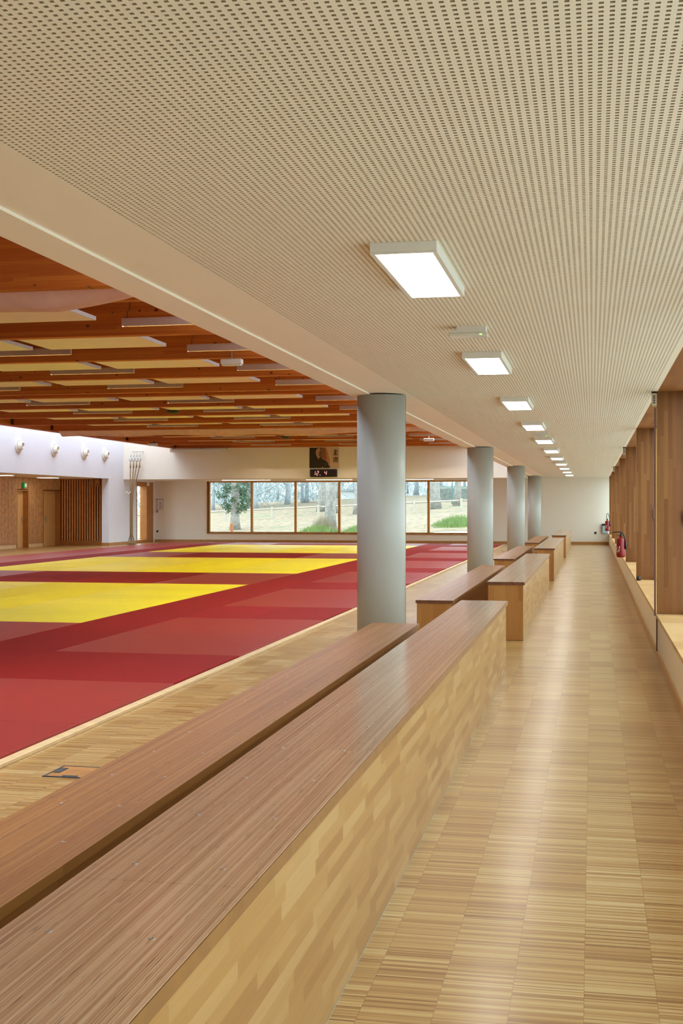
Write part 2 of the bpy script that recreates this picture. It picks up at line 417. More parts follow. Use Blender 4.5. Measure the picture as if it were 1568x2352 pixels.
# baseboards
struct(MB().box(XR-.004, XR+.0115, YB, YF-.016, 0, .075).build('baseboard_right', M['trim_pale']))
struct(MB().box(XL+.02, XR-.004, YF-.015, YF, 0, .12).build('baseboard_far', M['trim']))
struct(MB().box(XL, XL+.015, RY, DG0, 0, .12).box(XL-.3, XL+.015, RY-.015, RY, 0, .12).build('baseboard_left', M['trim']))
struct(MB().box(RX, RX+.03, YB, d1a, 0, .13).box(RX, RX+.03, d1b, d2a, 0, .13).build('baseboard_recess', M['matstrip']))
struct(MB().box(RX, XL-.3, 46.5, 46.6, 0, .17).build('trim_4', M['jamb']))
# skylight upstands with glass: two long slots along the hall
sk = MB().box(XL-.3, XL, YB, YU+.3, ZT, ZT+.9).box(TX0-.1, TX0, YB, YU, 5.05, ZT+.9)
struct(sk.build('skylight_left', M['white']))
sk = MB().box(TX1, TX1+.1, YB, YU, 5.05, ZT+.9).box(-2.48, -2.38, YB, YU+.3, ZT, ZT+.9)
struct(sk.build('skylight_right', M['white']))

# ------------------------------------------------------------------ glulam roof beams
beamY = []
for k in range(4):
    s0 = 12.35+11.7*k
    beamY += [(s0, 'd'), (s0+.86, 'd')] if k < 3 else [(47.3, 's')]
    if k < 3: beamY += [(s0+3.6, 's'), (s0+6.3, 's'), (s0+9.02, 's')]
beamY.sort()
ZB = 3.875
for i, (y, kd) in enumerate(beamY):
    o = MB().box(TX0+.2, TX1, y, y+.16, ZB, 4.85).build('roof_beam', M['glulam'], bevel=.004)
    pair = ', in a close pair' if kd == 'd' else ''
    tag(o, f'orange brown glulam beam across the hall, {ORD[i+1]} from the front{pair}', 'beam', 'timber beams across the hall roof')
o = MB().box(TX0, TX0+.2, YB, YU, ZB-.01, 4.85).build('edge_beam', M['glulam'], bevel=.004)
tag(o, 'long glulam edge beam carrying the beam ends beside the white left wall', 'beam')
for i, (y, kd) in enumerate(beamY):
    o = MB().box(TX0+.2, TX0+.26, y-.06, y, ZB+.03, 4.5).build('beam_hanger', M['steel'])
    tag(o, f'dark steel hanger at the left end of the {ORD[i+1]} hall beam', 'bracket', 'steel beam hangers')

# ------------------------------------------------------------------ acoustic panels and light bars between the beams
bays = []
for k in range(3):
    s0 = 12.35+11.7*k
    a = [s0+.86, s0+3.6, s0+6.3, s0+9.02, (s0+11.7 if k < 2 else 47.3)]
    bays += [(a[j]+.16, a[j+1]) for j in range(4)]
PZ = 3.96
panel_mesh = {}
for bi, (ya, yb) in enumerate(bays):
    d = round(yb-ya-.94, 2)
    if d not in panel_mesh:
        panel_mesh[d] = (MB().box(-1.85, -.012, 0, d, 0, .05).mesh('panel_board', M['panel'], .003),
                         MB().box(-.0118, 0, 0, d, 0, .05).mesh('panel_edge', M['panel_edge']),
                         MB().box(-1.862, -1.8502, 0, d, 0, .05).mesh('panel_edge', M['panel_edge']),
                         MB().tube([(-.4, d*.5, .05), (-.4, d*.5, .89)], .004, 5).mesh('hanger_wire', M['steel']),
                         MB().tube([(-1.5, d*.5, .05), (-1.5, d*.5, .89)], .004, 5).mesh('hanger_wire', M['steel']))
    for j in range(4):
        x = -6.3-2.16*j
        if x/ya < -.56: continue
        t = thing('acoustic_panel', f'pale rectangular panel in the {ORD[bi+1]} beam bay of the hall roof, {ORD[j+1]} from the corridor',
                  'ceiling panel', (x, ya+.12, PZ), 0, 'acoustic panels between the roof beams')
        for n_, me in zip(('board', 'edge', 'edge', 'hanger_wire', 'hanger_wire'), panel_mesh[d]): inst(n_, me, (0, 0, 0), t)
BL = 1.57
bar_meshes = (('housing', MB().box(0, BL, -.035, .035, .054, .075).mesh('housing', M['bar'], .003)),
              ('louvre_skirt', MB().box(0, BL, -.035, -.031, -.03, .0538).mesh('louvre_skirt', M['bar'])),
              ('louvre_skirt', MB().box(0, BL, .031, .035, -.03, .0538).mesh('louvre_skirt', M['bar'])),
              ('dimming_liner', MB().box(0, BL, -.0309, -.0295, -.0298, .0499).mesh('dimming_liner', M['liner'])),  # added lining that dims the lit inner face of the skirts
              ('dimming_liner', MB().box(0, BL, .0295, .0309, -.0298, .0499).mesh('dimming_liner', M['liner'])),
              ('end_cap', MB().box(-.004, -.0002, -.035, .035, -.03, .075).mesh('end_cap', M['bar'])),
              ('end_cap', MB().box(BL+.0002, BL+.004, -.035, .035, -.03, .075).mesh('end_cap', M['bar'])),
              ('light_strip', MB().box(.01, BL-.01, -.03, .03, .05, .0538).mesh('light_strip', M['barlight'])),
              ('hanger_cable', MB().tube([(.06, 0, .075), (.06, 0, .16), (.1, 0, .2), (.1, 0, .895)], .005, 6).mesh('hanger_cable', M['black'])),
              ('hanger_cable', MB().tube([(BL-.06, 0, .075), (BL-.06, 0, .16), (BL-.1, 0, .2), (BL-.1, 0, .895)], .005, 6).mesh('hanger_cable', M['black'])))
for bi, (ya, yb) in enumerate(bays):
    for j in range(4):
        x = -6.08-3.49*j
        if x+BL < -.54*ya or x < TX0+.3: continue
        t = thing('light_bar', f'slim light bar in the {ORD[bi+1]} beam bay of the hall roof, {ORD[j+1]} from the corridor',
                  'hanging light', (x, yb-.45, 3.955), 0, 'linear lights hung between the roof beams')
        for n_, me in bar_meshes: inst(n_, me, (0, 0, 0), t)

# the same lights over the part of the hall in front of the picture
for ya, yb in ((1.67, 4.25), (4.41, 6.95), (7.11, 9.67)):
    for j in range(3):
        t = thing('light_bar', 'slim light bar over the hall in front of the picture edge', 'hanging light', (-6.08-3.49*j, yb-.45, 3.955), 0, 'linear lights over the front of the hall')
        for n_, me in bar_meshes: inst(n_, me, (0, 0, 0), t)

# fabric ducts sagging between the paired beams
def duct(y, y2, label, xr, half=.32):
    rnd = random.Random(int(y)); mb = MB(); n = 28; xs = np.linspace(-16.2, xr, 60)
    yc = (y+y2)/2
    base = 0
    for i, x in enumerate(xs):
        u = (xr-x)
        endf = min(1, u/1.4)
        h = .10+.30*endf**.7 + .02*math.sin(x*2.1)
        top = 4.12; wv = half*(.75+.25*endf)
        for k in range(n):
            a = 2*math.pi*k/n
            fold = 1+.07*math.sin(6*a+1.1*math.sin(x*.8))+.03*math.sin(11*a-x*.7)
            px = math.cos(a)*wv*fold
            pz = math.sin(a)
            z = top - h*.5 + pz*h*.5*fold - (.05*math.cos(a*1.)*.3)
            mb.v.append((x, yc+px, z))
    for i in range(len(xs)-1):
        for k in range(n):
            q = i*n; mb.f.append((q+k, q+(k+1)%n, q+n+(k+1)%n, q+n+k)); mb.sm.append(True)
    mb.f.append(tuple(range(n))); mb.sm.append(False)
    q = (len(xs)-1)*n; mb.f.append(tuple(range(q, q+n))); mb.sm.append(False)
    o = mb.build('fabric_duct', M['fabric']); tag(o, label, 'air duct', 'fabric air ducts')
duct(12.51, 13.21, 'sagging pale pink fabric air duct between the nearest pair of timber beams', -4.5)
duct(35.91, 36.61, 'sagging pale pink fabric air duct between the far pair of timber beams', -4.3)

# domes, rod lights
for i, (x, y, lab) in enumerate(((-10.4, 29.95, 'black loudspeaker dome among the middle roof beams'), (-10.4, 41.65, 'black loudspeaker dome among the far roof beams above the clock'))):
    t = thing('loudspeaker', lab, 'loudspeaker', (x, y, 3.885), 0, 'round loudspeakers under the hall roof')
    MB().lathe([(.02, .0), (.10, .012), (.155, .05), (.172, .10), (.15, .17), (.08, .21), (.02, .22)], n=20).build('speaker_shell', M['black'], t)
    MB().lathe([(.172, .098), (.179, .10), (.179, .112), (.168, .115)], n=20, closed=True).build('rim', M['chrome'], t)
    MB().tube([(0, 0, .22), (0, 0, .964)], .012, 6).build('rod', M['steel'], t)
for i, (x, y, lab) in enumerate(((-5.5, 18.6, 'near the corridor beam, over the first bays'), (-15.6, 42.7, 'beside the white left wall at the far end'), (-5.4, 41.6, 'near the corridor beam at the far end'))):
    t = thing('emergency_light', 'small white emergency light on a rod, '+lab, 'emergency light', (x, y, 3.74), 0, 'emergency lights hung on rods in the hall')
    MB().box(-.17, .17, -.06, .06, .02, .1).build('housing', M['lamp_body'], t, bevel=.01)
    MB().box(-.15, .15, -.05, .05, .0, .0198).build('diffuser', M['clearplastic'], t)
    MB().tube([(0, 0, .1), (0, 0, 1.1)], .01, 6).build('rod', M['chrome'], t)
# projection screen case at the high far wall
t = thing('screen_case', 'long white roller screen case on brackets under the far end of the roof', 'screen', (-14.2, 47.15, 3.70))
MB().box(-2.3, 0, -.07, .07, 0, .14).build('case', M['lamp_body'], t, bevel=.02)
for x in (-2.2, -1.1, -.03):
    MB().box(x-.02, x+.02, -.02, .349, .141, .174).build('bracket', M['chrome'], t)

# ------------------------------------------------------------------ columns
colY = [12.85+11.7*k for k in range(4)]
for i, y in enumerate(colY):
    t = thing('column', f'thick round pale grey column beside the benches, {ORD[i+1]} from the front', 'column', (-2.17, y, 0), 0, 'round columns along the corridor')
    MB().lathe([(.255, 0), (.255, ZS)], n=64).build('shaft', M['column'], t)
    a = math.radians(8)
    MB().box(-.004, .004, -.006, .006, .0, ZS-.001).build('seam', M['seam'], t, loc=(.255*math.cos(a), .255*math.sin(a)-.02, 0))

# ------------------------------------------------------------------ benches
def bench(x0, x1, y0, y1, zt, kind, label, closed_near=True):
    high = kind == 'high'
    t = thing('bench', label, 'bench', ((x0+x1)/2, y0, 0), 0, 'upper row of wooden benches' if high else 'lower row of wooden benches')
    hw = (x1-x0)/2; L = y1-y0; th = .036
    top = M['lvl_high'] if high else M['lvl_low']
    n = max(1, round(L/4.4)); seg = 4.4
    ys = [L-seg*k for k in range(n+1)]
    ys[-1] = 0. if ys[-1] < .6 else ys[-1]
    if ys[-1] > 0: ys.append(0.)
    for k in range(len(ys)-1):
        MB().box(-hw, hw-.0001, ys[k+1]+(.0012 if ys[k+1] > 0 else .004), ys[k]-.0012, zt-th, zt).build('seat_top', top, t, bevel=.0005)
    # lighter lipping on the right edge of the top, dark ply edge at the near end
    MB().box(hw, hw+.004, .002, L-.002, zt-th, zt-.0005).build('edge_lipping', M['edge'] if high else M['beech_riser'], t)
    MB().box(-hw, hw, 0, .0038, zt-th, zt-.0005).build('end_lipping', M['lvl_end'], t)
    MB().box(hw-.04, hw-.014, .03, L-.03, .004, zt-th).build('side_panel', M['beech_side'] if high else M['beech_riser'], t)
    MB().box(hw-.0139, hw-.0125, .01, L-.01, 0, .003).build('base_seal', M['seal'], t)
    MB().box(-hw+.014, -hw+.04, .03, L-.03, .004, zt-th).build('side_panel', M['beech_side'] if high else M['beech_riser'], t)
    MB().box(-hw+.014, hw-.014, .008, .0298, .004, zt-th).build('end_panel', M['beech_end'], t)
    MB().box(-hw+.014, hw-.014, L-.0298, L-.008, .004, zt-th).build('end_panel', M['beech_end'], t)
    return t
scr_me = MB().lathe([(.0068, 0), (.0068, .0008), (.0045, .001), (.004, .0005), (.001, .0005)], n=12).mesh('screw', M['chrome'])
def screws(t, hw, y0, zt, ys):
    for y in ys:
        for sx in (-.52, .52):
            inst('screw', scr_me, (sx*hw, y-y0, zt), t)
HX0, HX1, HZ = -1.198, -.768, .677
LX0, LX1, LZ = -2.03, -1.592, .452
by = [(-1.2, 11.54), (14.42, 23.2), (26.12, 34.9), (37.82, 46.6)]
pos_ = ['nearest one, running out of the picture', 'behind the first column', 'behind the second column', 'farthest one, behind the third column']
for i, (a, b) in enumerate(by):
    t = bench(HX0, HX1, a, b, HZ, 'high', f'tall wooden bench with brown top beside the walkway, {pos_[i]}')
    if i == 0: screws(t, (HX1-HX0)/2, a, HZ, [1.888+.492*k for k in range(20)])
    if i == 1: screws(t, (HX1-HX0)/2, a, HZ, [14.9+.97*k for k in range(8)])
    t = bench(LX0, LX1, a, b, LZ, 'low', f'low wooden bench on the hall side, {pos_[i]}')
    if i == 0: screws(t, (LX1-LX0)/2, a, LZ, [2.81+.495*k for k in range(18)])
# footrest floor between the rows stays parquet

# ------------------------------------------------------------------ mats
ZM = .04
def mat_mesh(nm, lx, ly, mat): return MB().box(.0015, lx-.0015, .0015, ly-.0015, 0, ZM-.0008).mesh(nm, mat, .0012)
MM = {(c, o): mat_mesh('judo_mat', *(((2., 1.) if o == 'x' else (1., 2.))), M[{'r': 'tatred_', 'y': 'tatyel_'}[c]+('b' if o == 'x' else 'a')])
      for c in 'ry' for o in 'xy'}
X0 = -3.5
rows = {}
def put(c, o, x, y):         # x = right edge, y = near edge
    lx, ly = (2., 1.) if o == 'x' else (1., 2.)
    if x/(y+ly) < -.53: return
    ob = inst('judo_mat', MM[(c, o)], (x-lx, y, .0004)); mats.append((ob, c, o, x, y))
mats = []
yel = [(15.1, 23.1), (27.1, 35.1), (39.1, 47.1)]
def is_y(y): return any(a-.01 <= y < b-.01 for a, b in yel)
# right border, 2 m band with alternating direction: light (across) 4 m, dark (along) 2 m
y = 6.1
while y < 50.05:
    ph = round(y-10.1) % 6
    if ph < 2:
        put('r', 'y', -3.5, y); put('r', 'y', -4.5, y); y += 2
    else:
        put('r', 'x', -3.5, y); y += 1
# 1 m band
y = 6.1
while y < 50.05:
    put('r', 'y', -5.5, y); y += 2
# centre -6.5..-14.5
y = 11.1
while y < 50.05:
    if is_y(y):
        for k in range(8):
            pass
        blk = int(round((y-0.1)/2)) % 2
        for k in range(4):
            xx = -6.5-2*k
            if (k+blk) % 2 == 0:
                put('y', 'x', xx, y); put('y', 'x', xx, y+1)
            else:
                put('y', 'y', xx, y); put('y', 'y', xx-1, y)
    else:
        blk = int(round((y-.1)/2)) % 2
        for k in range(4):
            xx = -6.5-2*k
            if (k+blk) % 3 == 0:
                put('r', 'x', xx, y)
                if y+1.5 < 50.1: put('r', 'x', xx, y+1)
            elif y+1.5 < 50.1:
                put('r', 'y', xx, y); put('r', 'y', xx-1, y)
            else: put('r', 'x', xx, y)
    y += 2
# left border 3 m
y = 26.1
while y < 50.05:
    put('r', 'y', -14.5, y); put('r', 'x', -15.5, y); put('r', 'x', -15.5, y+1); y += 2
seen = {}
mats.sort(key=lambda m: (m[4], -m[3]))
rowy = sorted({round(m[4], 1) for m in mats})
for ob, c, o, x, y in mats:
    r = rowy.index(round(y, 1))+1
    j = sum(1 for m in mats if round(m[4], 1) == round(y, 1) and m[3] > x+.01)+1
    col = 'red' if c == 'r' else 'yellow'
    way = 'laid crosswise' if o == 'x' else 'laid lengthwise'
    tag(ob, f'{col} judo mat {way}, {ORD[r]} row from the near edge, {ORD[j]} from the corridor', 'judo mat',
        'red judo mats' if c == 'r' else 'yellow judo mats')
struct(MB().box(-3.498, -3.425, YB+.1, 50.1, 0, .026).box(-17.58, -17.5, 20, 50.1, 0, .026).box(-17.58, -3.425, 50.101, 50.18, 0, .026).build('trim_5', M['matstrip'], bevel=.003))

# floor boxes
for i, (y, lab) in enumerate(((6.63, 'in the parquet beside the red mats at the lower left'), (31.0, 'by the mats, just left of the second column'), (43.1, 'by the mats, between the second and third columns'))):
    t = thing('floor_socket_box', 'square flush floor box '+lab, 'floor box', (-3.09, y, 0), 0, 'floor boxes along the mats')
    MB().box(0, .40, 0, .012, 0, .006).box(0, .40, .29, .302, 0, .004).box(0, .012, .0121, .2899, 0, .004).box(.388, .4, .0121, .2899, 0, .004).build('frame', M['dark'], t)
    lid = MB().box(.0125, .3875, .0125, .2895, 0, .0025).build('lid', M['lidwood'], t)
    for q in ((.02, .06, .11, .23), (.33, .37, .09, .2), (.11, .2, .02, .045)):
        MB().box(q[0], q[1], q[2], q[3], .0025, .006).build('flap', M['dark'], lid)

# ------------------------------------------------------------------ corridor lamps
lamp_parts = (('housing', MB().box(-.15, .15, 0, 1.2, .004, .05).mesh('housing', M['lamp_body'], .002)),
              ('diffuser', MB().box(-.128, .128, .022, 1.178, .0, .0039).mesh('diffuser', M['led'])),
              ('rim', MB().box(-.15, -.1282, .0, 1.2, .0005, .0038).box(.1282, .15, .0, 1.2, .0005, .0038).box(-.1282, .1282, 0, .0218, .0005, .0038).box(-.1282, .1282, 1.1782, 1.2, .0005, .0038).mesh('rim', M['lamp_body'])))
for i in range(11):
    t = thing('panel_light', f'white rectangular ceiling light glowing over the walkway, {ORD[i+1]} from the front', 'ceiling light',
              (-.82, 5.43+3.97*i, ZC-.05), 0, 'ceiling lights along the corridor')
    for n_, me in lamp_parts: inst(n_, me, (0, 0, 0), t)
for i, y in enumerate((8.1, 19.9, 32.2)):
    lab = ('between the first and second ceiling lights', 'between the fourth and fifth ceiling lights', 'beyond the seventh ceiling light')[i]
    t = thing('exit_lamp', 'small slim emergency lamp on the perforated ceiling, '+lab, 'emergency light', (-.79, y, ZC-.066), 0, 'emergency lamps on the corridor ceiling')
    MB().box(-.115, .115, -.05, .05, .022, .04).box(-.075, .115, -.045, .045, .0401, .066).build('housing', M['lamp_body'], t)
    MB().box(-.125, .125, -.06, .06, 0, .0218).build('diffuser', M['clearplastic'], t, bevel=.004)
    MB().box(.075, .09, -.064, -.0602, .006, .012).build('indicator', M['greenled'], t)

# ------------------------------------------------------------------ right window wall
finY = [13.05+6.08*k for k in range(-2, 7)]
FN = ['first', 'second', 'third', 'fourth', 'fifth', 'sixth', 'seventh']
vis = [y for y in finY if y > 12]
for y in finY:
    lab = ('tall oak window post on the right sill, ' + (ORD[vis.index(y)+1] + ' from the front') if y in vis else
           ('tall oak window post on the right sill, just outside the picture' if y > 4 else 'tall oak window post on the right sill, beside the camera'))
    t = thing('window_post', lab, 'window post', (XR, y, .45), 0, 'oak posts of the right window wall')
    MB().box(.004, .30, 0, .07, 0, ZC-.45).build('board', M['fin'], t, bevel=.0015)
    MB().box(-.004, .0038, -.002, .072, 0, ZC-.45).build('edge_strip', M['edge'], t)
edges = [YB]+finY+[YF]
for i in range(len(edges)-1):
    a = edges[i]+(.07 if i > 0 else 0); b = edges[i+1]
    t = bpy.data.objects.new(f'window_{i+2}', None); C.objects.link(t); t['kind'] = 'structure'; t.location = (XR+.27, a, .45)
    L = b-a; Hh = ZC-.45
    MB().box(.031, .09, 0, L, 0, .06).box(.031, .09, 0, L, Hh-.06, Hh).box(.031, .09, 0, .06, .0601, Hh-.0601).box(.031, .09, L-.06, L, .0601, Hh-.0601).build('window_frame', M['frame'], t)
    npan = max(1, round(L/1.01)); pw = L/npan
    for k in range(npan):
        if k: MB().box(-.05, .09, k*pw-.04, k*pw+.04, .0601, Hh-.0601).build('mullion', M['frame'], t)
        MB().box(.055, .062, k*pw+(.0405 if k else .0605), (k+1)*pw-(.0405 if k < npan-1 else .0605), .0605, Hh-.0605).build('pane', M['glass'], t)
    MB().box(.012, .0308, L-.05, L-.02, .98, 1.06).box(-.02, .0118, L-.045, L-.025, .92, 1.06).build('window_handle', M['chrome'], t)
for k, (y, lab) in enumerate(((13.05, 'on the nearest window post'), (13.05+12.16, 'on the third window post'), (13.05+24.32, 'on the fifth window post'))):
    t = thing('control_box', 'small white ventilation control box under the ceiling '+lab, 'control box', (XR-.034, y-.03, ZC-.15), 0, 'control boxes on the window posts')
    case = MB().box(-.024, .022, -.03, .025, 0, .130).build('case', M['ctrl'], t, bevel=.004)
    for q in range(4): MB().box(-.010, .010, -.034, -.0302, .026+.022*q, .040+.022*q).build('vent_slot', M['dark'], case)
    MB().box(-.024, .03, -.02, .025, .1302, .15).build('mount', M['black'], t)
t = thing('cable_trunking', 'thin brown vertical cable trunking beside the nearest window post', 'cable duct', (XR-.026, 12.98, 0))
MB().box(-.008, .008, 0, .05, .44, ZC-.17).build('upper_run', M['trunk'], t)
MB().box(.012, .024, 0, .05, .08, .43).build('lower_run', M['trunk'], t)
o = MB().lathe([(.03, 0), (.034, .01), (.034, .05), (.02, .065), (.004, .07)], n=16).build('door_stop', M['black'], loc=(XR+.02, 18.9, .45))
tag(o, 'small black rubber stop on the sill in front of the second window post', 'stop')

# ------------------------------------------------------------------ far window and niche
t = bpy.data.objects.new('window_1', None); C.objects.link(t); t['kind'] = 'structure'; t.location = (0, YF, 0)
fr = MB().box(WX0, WX1, -.03, .12, WZ0-.035, WZ0).box(WX0-.03, WX0, -.03, .12, WZ0-.035, WZ1).box(WX1, WX1+.03, -.03, .12, WZ0-.035, WZ1)
fr.build('window_casing', M['trim'], t)
mull = [-14.25, -12.33, -10.44, -8.55, -6.66]
inn = MB().box(WX0, WX1, .121, .2, WZ0, WZ0+.06).box(WX0, WX1, .121, .2, WZ1-.05, WZ1).box(WX0, WX0+.09, .121, .2, WZ0+.0601, WZ1-.0501).box(WX1-.09, WX1, .121, .2, WZ0+.0601, WZ1-.0501)
inn.build('window_frame', M['frame'], t)
for x in mull: MB().box(x-.05, x+.05, .06, .2, WZ0+.0601, WZ1-.0501).build('mullion', M['frame'], t)
xs = [WX0+.09]+mull+[WX1-.09]
for a, b in zip(xs[:-1], xs[1:]):
    MB().box(a+.051, b-.051, .15, .158, WZ0+.0605, WZ1-.0505).build('pane', M['glass'], t)
for i, (a, b) in enumerate(((-14.5, -12.5), (-11.05, -9.2), (-7.9, -6.0))):
    t = thing('niche_light', 'pale linear light along the top of the far window, '+('leftmost', 'below the clock', 'right of the first column')[i], 'light', (a, YU+.1, ZN-.05), 0, 'linear lights above the far window')
    MB().box(0, b-a, 0, .1, .004, .05).build('housing', M['lamp_body'], t, bevel=.003)
    MB().box(.01, b-a-.01, .01, .09, 0, .0038).build('diffuser', M['nicheled'], t)
# glazed door in the left wall of the niche
t = bpy.data.objects.new('door_1', None); C.objects.link(t); t['kind'] = 'structure'; t.location = (XL, 0, 0)
dz = ZN-.06
MB().box(-.3, -.002, DG0, DG0+.06, 0, dz).box(-.3, -.002, DG0+.0601, DG1-.75, dz-.18, dz).box(-.3, -.002, DG0+.0601, DG1-.75, 0, .14).box(-.3, -.002, DG1-.81, DG1-.75, .1401, dz-.1801).build('door_frame', M['jamb'], t)
MB().box(-.25, -.2, DG0+.061, DG0+.2, .141, dz-.181).box(-.25, -.2, DG0+.48, DG0+.62, .141, dz-.181).build('door_stile', M['dark'], t)
MB().box(-.23, -.222, DG0+.2005, DG1-.8105, .141, dz-.181).build('pane', M['glass'], t)
MB().box(-.1, -.002, DG1-.7498, DG1, 0, dz).build('side_panel', M['jamb'], t)
o = MB().box(0, .06, -.09, .09, 0, .15).build('door_closer', M['lamp_body'], loc=(XL+.002, DG1-.75, dz-.16), bevel=.01)
tag(o, 'small pale box above the glazed door at the far left', 'door closer')
# things on the far wall
t = thing('wall_notice', 'framed pale plan on the far wall left of the window', 'notice', (-18.53, YF, 1.42))
MB().box(0, .33, -.012, -.0005, 0, .45).build('frame', M['dark'], t)
sheet = MB().box(.012, .318, -.0145, -.0125, .012, .43).build('sheet', M['labelw'], t)
mb = MB()
rr = random.Random(3)
for k in range(7): mb.box(.03, .03+rr.uniform(.05, .09), -.0165, -.015, .05+.05*k, .07+.05*k)
for k in range(9): mb.box(.15+rr.uniform(0, .02), .2+rr.uniform(0, .08), -.0165, -.015, .04+.038*k, .055+.038*k)
mb.build('print', M['dark'], sheet)
MB().box(.03, .1, -.0165, -.015, .39, .41).build('red_heading', M['red'], sheet)
t = thing('call_point', 'small red alarm button under the framed plan on the far wall', 'alarm button', (-18.47, YF, 1.29))
MB().box(-.05, .05, -.04, -.0005, 0, .1).build('case', M['red'], t, bevel=.006); MB().box(-.03, .03, -.042, -.0405, .03, .07).build('button', M['labelw'], t)
for x, z, lab in ((-18.46, .47, 'low on the far wall under the red alarm button'), (.12, .48, 'low on the end wall of the corridor')):
    t = thing('wall_socket', 'dark square wall socket '+lab, 'socket', (x, YF, z), 0, 'dark wall sockets')
    MB().box(-.045, .045, -.014, -.0005, -.045, .045).build('plate', M['dark'], t, bevel=.004); MB().lathe([(.022, -.0165), (.026, -.0145)], n=16, axis='y').build('insert', M['black'], t)
t = thing('wall_bin', 'pale grey wall box with a black top behind the far fire extinguisher', 'box', (.50, YF-.001, .46))
MB().box(-.11, .12, -.12, 0, 0, .31).build('body', M['farroof'], t, bevel=.008); MB().box(-.12, .125, -.13, 0, .311, .39).build('lid', M['black'], t, bevel=.01)
# poster
t = thing('poster', 'wide poster with a dark portrait and two brushed characters above the clock', 'poster', (-10.88, YU-.001, 3.05))
PW, PH = 1.18, .80
MB().box(0, PW, -.01, 0, 0, PH).build('sheet', paint('poster_paper', S(206, 178, 152), .6), t)
def shape(name, polyg, m, y, th=.0014): return MB().prism(polyg, y-th, y).build(name, m, t)
MP = [paint('poster_dark', S(34, 24, 18), .6), paint('poster_red', S(140, 84, 60), .6), paint('poster_skin', S(186, 146, 112), .6), paint('poster_shade', S(110, 78, 58), .6), paint('poster_peach', S(178, 126, 98), .6)]
shape('backdrop', [(0, 0), (.60, 0), (.60, .3), (.62, PH), (0, PH)], MP[0], -.0102)
shape('glow', [(.5, .32), (.66, .24), (.76, .1), (.82, .02), (.82, .3), (.74, .62), (.66, PH), (.52, PH)], MP[4], -.0117)
shape('glow', [(.48, .42), (.6, .34), (.7, .3), (.62, PH), (.48, PH)], MP[1], -.0132)
head = [(.375+.125*math.cos(a)*(1-.12*(math.sin(a) < 0)), .59+.195*math.sin(a)) for a in [2*math.pi*k/28 for k in range(28)]]
shape('head', head, MP[2], -.0148)
shape('head_shade', [(.40+.105*math.cos(a), .57+.165*math.sin(a)) for a in [-1.2+2.4*k/10 for k in range(11)]]+[(.40, .66), (.385, .5)], MP[3], -.0163)
for q in ((.30, .36, .575, .592), (.395, .455, .575, .592), (.33, .41, .47, .485)): MB().box(q[0], q[1], -.0195, -.018, q[2], q[3]).build('feature', MP[0], t)
shape('feature', [(.365, .56), (.39, .51), (.35, .51)], MP[3], -.0178)
shape('robe', [(.0, .0), (.82, .0), (.82, .08), (.77, .1), (.72, .24), (.62, .31), (.5, .36), (.46, .42), (.40, .37), (.36, .36), (.31, .42), (.2, .34), (.08, .26), (0, .2)], MP[0], -.0198)
shape('collar', [(.335, .40), (.37, .33), (.385, .4)], MP[2], -.0214)
for x in (.62, .66): shape('fold', [(x, .06), (x+.008, .06), (x+.03, .26), (x+.022, .26)], MP[3], -.0214)
shape('hand', [(.5, .0), (.55, .0), (.555, .05), (.52, .05)], MP[2], -.0214)
K1 = [[(.25,.95),(.74,.96),(.5,.82)], [(.36,.9),(.5,.8)], [(.12,.70),(.9,.73),(.8,.6)], [(.54,.72),(.54,.48),(.44,.47)], [(.5,.7),(.34,.56),(.12,.48)],
      [(.06,.37),(.95,.41)], [(.5,.5),(.5,.0)], [(.48,.38),(.3,.2),(.06,.08)], [(.52,.38),(.7,.2),(.97,.08)]]
K2 = [[(.44,.99),(.5,.88)], [(.8,.99),(.7,.87)], [(.3,.83),(.98,.86)], [(.63,.84),(.57,.73)], [(.43,.72),(.43,.25)], [(.43,.72),(.85,.73),(.85,.25)],
      [(.43,.57),(.85,.58)], [(.43,.42),(.85,.43)], [(.43,.27),(.85,.28)], [(.1,.95),(.22,.83)], [(.04,.66),(.25,.68),(.12,.48),(.25,.4),(.1,.18)], [(.04,.2),(.2,.14),(.5,.06),(1.,.03)]]
def strokes(mb, ks, x0, z0, w, h, lw, y):
    for st in ks:
        for (a, b), (c, d) in zip(st[:-1], st[1:]):
            p = Vector((x0+a*w, z0+b*h)); q = Vector((x0+c*w, z0+d*h)); dv = (q-p)
            if dv.length < 1e-6: continue
            nrm = Vector((-dv.y, dv.x)).normalized()*lw*.5; e = dv.normalized()*lw*.25
            mb.prism([tuple(p-e+nrm), tuple(p-e-nrm), tuple(q+e-nrm*.7), tuple(q+e+nrm*.7)], y-.0012, y)
mb = MB(); strokes(mb, K1, .945, .465, .2, .25, .026, -.0102); strokes(mb, K2, .935, .215, .22, .22, .026, -.0102); mb.build('characters', MP[0], t)
mb = MB()
for k in range(7): mb.box(.895, .908, -.0114, -.0101, .37+.03*k, .388+.03*k)
mb.box(1.14, 1.15, -.0114, -.0101, .76, .78).box(1.15, 1.16, -.0114, -.0101, .68, .70)
mb.build('small_characters', MP[3], t)
